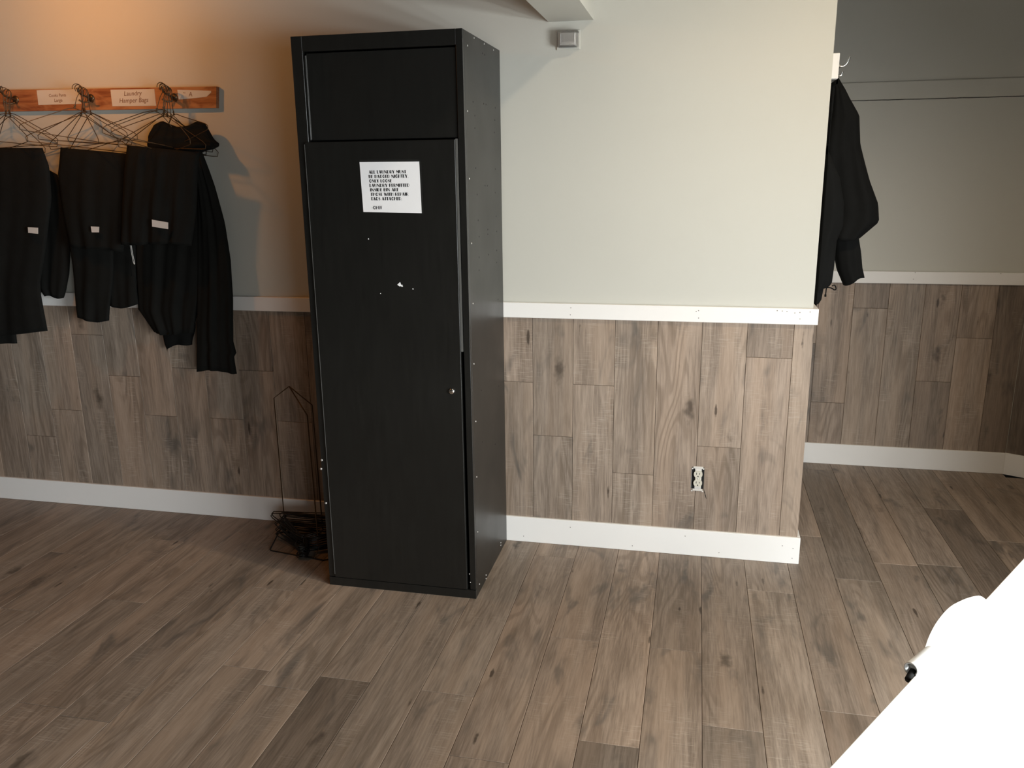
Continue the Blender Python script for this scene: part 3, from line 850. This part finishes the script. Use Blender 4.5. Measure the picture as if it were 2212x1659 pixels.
# ------------------------------------------------------------------ bare duplex outlet in the wainscot
ot = thing('wall_outlet', (0.349, -0.008, 0.338), 'uncovered ivory duplex outlet in the wood panelling', 'outlet')
OY = -0.0085
box('box_opening', 0.3235, 0.3735, OY - .0006, OY, 0.294, 0.386, VOID, ot)
box('strap', 0.337, 0.363, OY - .0022, OY - .0007, 0.2905, 0.388, ZINC, ot, 0.0004)
for zc, s in ((0.3855, 1), (0.2895, -1)):
    box('plaster_ear', 0.3295, 0.3685, OY - .003, OY - .0007, zc - .0045, zc + .0045, ZINC, ot, 0.0006)
    for x in (0.3265, 0.370):
        box('box_tab', x - .003, x + .003, OY - .002, OY - .0007, zc - .008, zc - .002, ZINC, ot)
box('box_edge', 0.3225, 0.3240, OY - .001, OY, 0.292, 0.386, STEEL, ot)
for zc in (0.3585, 0.3205):
    prof = [(0.3495 + 0.0172 * math.cos(math.radians(a)), zc + max(-0.0138, min(0.0138, 0.0172 * math.sin(math.radians(a))))) for a in range(0, 360, 10)]
    k = len(prof)
    V = [Vector((x, OY - .0085, z)) for x, z in prof] + [Vector((x, OY - .0007, z)) for x, z in prof]
    r = meshobj('receptacle', V, [list(range(k)), list(range(k, 2 * k))] + [[i, (i + 1) % k, k + (i + 1) % k, k + i] for i in range(k)], IVORY, ot)
    for dx, hh in ((-.0062, .0045), (.0062, .0038)):
        box('slot', 0.3495 + dx - .0011, 0.3495 + dx + .0011, OY - .0088, OY - .0084, zc + .003 - hh, zc + .003 + hh, VOID, r)
    lathe('ground_hole', [(.0024, 0), (.0024, .0004)], (0.3495, OY - .0084, zc - .0085), (0, -1, 0), VOID, r, 10)
box('bridge', 0.3395, 0.3595, OY - .007, OY - .0007, 0.333, 0.346, IVORY, ot)
lathe('screw', [(.0026, 0), (.0024, .0009)], (0.3495, OY - .007, 0.3395), (0, -1, 0), STEEL, ot, 10)
# split in the plank below the outlet
cp = [(0.3740, .294, .0010), (0.3752, .289, .0026), (0.3768, .285, .0016), (0.3790, .279, .0036), (0.3806, .273, .0022), (0.3826, .266, .0032), (0.3846, .259, .0024), (0.3868, .251, .0004)]
v = [Vector((x - w_ / 2, -0.0084, z)) for x, z, w_ in cp] + [Vector((x + w_ / 2, -0.0084, z)) for x, z, w_ in cp]
f = [[q_, q_ + 1, len(cp) + q_ + 1, len(cp) + q_] for q_ in range(len(cp) - 1)]
cks = meshobj('crack', v, f, VOID, wb)

# ------------------------------------------------------------------ hook strip and jackets round the corner
hs = thing('hook_strip', (CX + .015, 0.5, 1.87), 'white hook strip on the return wall round the corner', 'coat rack')
box('board', CX + .0003, 0.779, 0.088, 1.15, 1.868, 1.956, TRIM, hs, 0.002)
for hy in (0.14, 0.36, 0.7):
    b = box('hook', 0.7792, 0.782, hy - .012, hy + .012, 1.885, 1.94, CHROME, hs, 0.001)
    tube('prong', smoothpath([(0.781, hy, 1.918), (0.797, hy, 1.915), (0.812, hy, 1.925), (0.820, hy, 1.947)], 6), 0.0038, CHROME, b, 8)
    tube('prong', smoothpath([(0.781, hy, 1.893), (0.787, hy, 1.884), (0.795, hy, 1.884), (0.800, hy, 1.898)], 6), 0.0036, CHROME, b, 8)
XM = CX + 0.022
g = thing('black_jacket', (0.87, 0.36, 1.2), 'black jacket with a bent sleeve hanging farthest out on the hook strip', 'jacket')
drape('body', [(1795, 172), (1768, 320), (1757, 470), (1765, 512)], [(1809, 170), (1830, 210), (1855, 250), (1859, 312), (1880, 392), (1896.5, 440), (1898, 480), (1857, 513)], 0.36, .10, .12, g, CLOTH2, 3, .012, seed=21, nt=40, xmin=XM)
drape('sleeve', [(1806, 380), (1799, 500), (1800, 540), (1806, 580), (1820, 613)], [(1850, 380), (1856, 512), (1860, 545), (1861.5, 577), (1866, 599)], 0.34, .05, .05, g, CLOTH2, 2, .008, seed=22, xmin=XM)
g = thing('black_jacket', (0.80, 0.14, 1.2), 'black jacket with a dangling drawcord hanging nearest the corner', 'jacket')
drape('body', [(1772, 315), (1756, 450), (1745, 560), (1742, 655)], [(1786, 318), (1800, 350), (1816, 386), (1823, 440), (1820, 490), (1806, 522), (1801, 580), (1797, 612), (1790, 622), (1779, 624), (1774, 650), (1770, 655)], 0.14, .06, .06, g, CLOTH2, 2, .008, seed=23, nt=44, xmin=XM)
drape('shoulder', [(1783, 172), (1776, 240), (1770, 330)], [(1803, 172), (1800, 240), (1788, 330)], 0.14, .03, .03, g, CLOTH2, 2, .004, seed=24, xmin=XM)
tube('drawcord', smoothpath([atY(1797, 618, .12), atY(1803, 616, .12), atY(1806, 624, .12), atY(1802, 626, .12), atY(1795, 622, .12), atY(1786, 622, .12), atY(1784, 632, .12), atY(1783, 640, .12)], 5), 0.0022, CLOTH2, g, 6)
tube('cord_toggle', [atY(1783, 636, .12), atY(1783, 641, .12)], 0.0038, CLOTH2, g, 8)

# ------------------------------------------------------------------ white table near the window
TZ = 0.75
e0, e1 = atZ(1790, 1659, TZ), atZ(2212, 1205, TZ)
ed = (e1 - e0).normalized(); en = Vector((ed.y, -ed.x, 0))
ta = e0 - ed * 0.22; tl, tw = 1.55, 0.78
tbl = thing('white_table', Vector((ta.x, ta.y, 0)) + ed * tl / 2 + en * tw / 2, 'bright white table top cutting across the lower right corner', 'table')
MT = Matrix(((ed.x, en.x, 0, ta.x), (ed.y, en.y, 0, ta.y), (0, 0, 1, 0), (0, 0, 0, 1)))
box('table_top', 0, tl, 0, tw, TZ - 0.028, TZ, WHITEP, tbl, 0.0015, 1, MT)
box('apron', .08, tl - .08, .10, .12, TZ - .10, TZ - .028, WHITEP, tbl, 0, 1, MT)
box('apron', .08, tl - .08, tw - .12, tw - .10, TZ - .10, TZ - .028, WHITEP, tbl, 0, 1, MT)
for lx in (.10, tl - .10):
    for ly in (.12, tw - .12):
        box('leg', lx - .02, lx + .02, ly - .02, ly + .02, 0.0, TZ - .028, WHITEP, tbl, 0.002, 1, MT)
# rounded white board with a chrome clip lying on the table, past its edge
FZ = TZ + 0.0010
arcp = smoothpath([(p.x, p.y, 0) for p in [atZ(x, y, FZ) for x, y in ((2138, 1300), (2130, 1295), (2121, 1288.5), (2110, 1287), (2084, 1294), (2052, 1311), (2026, 1340), (2008, 1372), (1997, 1404), (1992, 1424))]], 4)
cb = thing('clip_board', Vector((arcp[12].x, arcp[12].y, TZ)) + en * .1, 'white round-cornered board with a chrome clip overhanging the white table edge', 'board')
inn = [arcp[-1] + en * 0.20, arcp[0] + en * 0.20]
poly = [Vector((p.x, p.y, 0)) for p in arcp + inn]
k = len(poly)
V = [Vector((p.x, p.y, FZ if i_ < k - 2 else TZ - .004)) for i_, p in enumerate(poly)] + [Vector((p.x, p.y, (TZ + .0001) if i_ < k - 2 else TZ - .005)) for i_, p in enumerate(poly)]
meshobj('plate', V, [list(range(k)), list(range(k, 2 * k))] + [[i, (i + 1) % k, k + (i + 1) % k, k + i] for i in range(k)], WHITEP, cb)
p0, p1 = atZ(1967, 1446, TZ + .006), atZ(2012, 1410, TZ + .006)
ax = (p1 - p0).normalized(); L = (p1 - p0).length
v, f = lathegeo([(0.0085, .012), (0.0092, 0.001), (0.0112, 0.0), (0.0120, 0.002), (0.0120, L)], p0, ax, 24)
tag(meshobj('clip_barrel', v, f, CLIPM, cb, True), 'chrome clip barrel')
q0, q1 = atZ(1963, 1468, TZ - .004), atZ(1972, 1452, TZ - .004)
v, f = tubegeo([q0, q1, q1 + (q1 - q0) * .6], 0.0065, 8)
tag(meshobj('clip_foot', v, f, VOID, cb, True), 'black rubber foot')

# ------------------------------------------------------------------ warm lamp above the hook board, out of the picture
lp = Vector((-2.20, -0.62, 2.34))
lamp = thing('pendant_lamp', lp, 'small warm bulb hanging from the low ceiling above the hook board', 'lamp')
lathe('canopy', [(0.05, 0), (0.05, 0.012), (0.02, 0.02)], (lp.x, lp.y, 2.45), (0, 0, -1), BRASS, lamp)
tube('cord', [(lp.x, lp.y, 2.44), (lp.x, lp.y, lp.z + .07)], 0.003, INK, lamp)
lathe('socket', [(0.012, 0.0), (0.016, 0.01), (0.016, 0.045)], (lp.x, lp.y, lp.z + .075), (0, 0, -1), BRASS, lamp)
lathe('bulb', [(0.012, 0.033), (0.022, 0.015), (0.026, 0.0), (0.022, -0.015), (0.010, -0.025)], lp, (0, 0, 1), BULB, lamp)
pl = bpy.data.lights.new('pendant_lamp_light', 'POINT')
pl.energy, pl.color, pl.shadow_soft_size = 13.5, (1.0, 0.36, 0.04), 0.03
po = bpy.data.objects.new('pendant_lamp_light', pl)
po.location = lp + Vector((0, -0.0, -0.06))
COL.objects.link(po)

# ------------------------------------------------------------------ ceiling downlight on the window side, out of the picture
dp = Vector((1.05, -1.15, H))
dl = thing('ceiling_downlight', dp, 'round warm downlight set in the high ceiling on the window side', 'lamp')
lathe('rim', [(0.075, 0.0), (0.085, 0.004), (0.085, 0.012), (0.070, 0.014)], dp, (0, 0, -1), TRIM, dl, 24)
lathe('lens', [(0.066, 0.0), (0.066, 0.010), (0.050, 0.016)], dp + Vector((0, 0, -.003)), (0, 0, -1), BULB, dl, 24)
sl = bpy.data.lights.new('downlight_light', 'SPOT')
sl.energy, sl.color, sl.shadow_soft_size, sl.spot_size, sl.spot_blend = 160.0, (1.0, 0.80, 0.56), 0.06, math.radians(140), 0.7
so = bpy.data.objects.new('downlight_light', sl)
so.location = dp + Vector((0, 0, -0.03))
COL.objects.link(so)
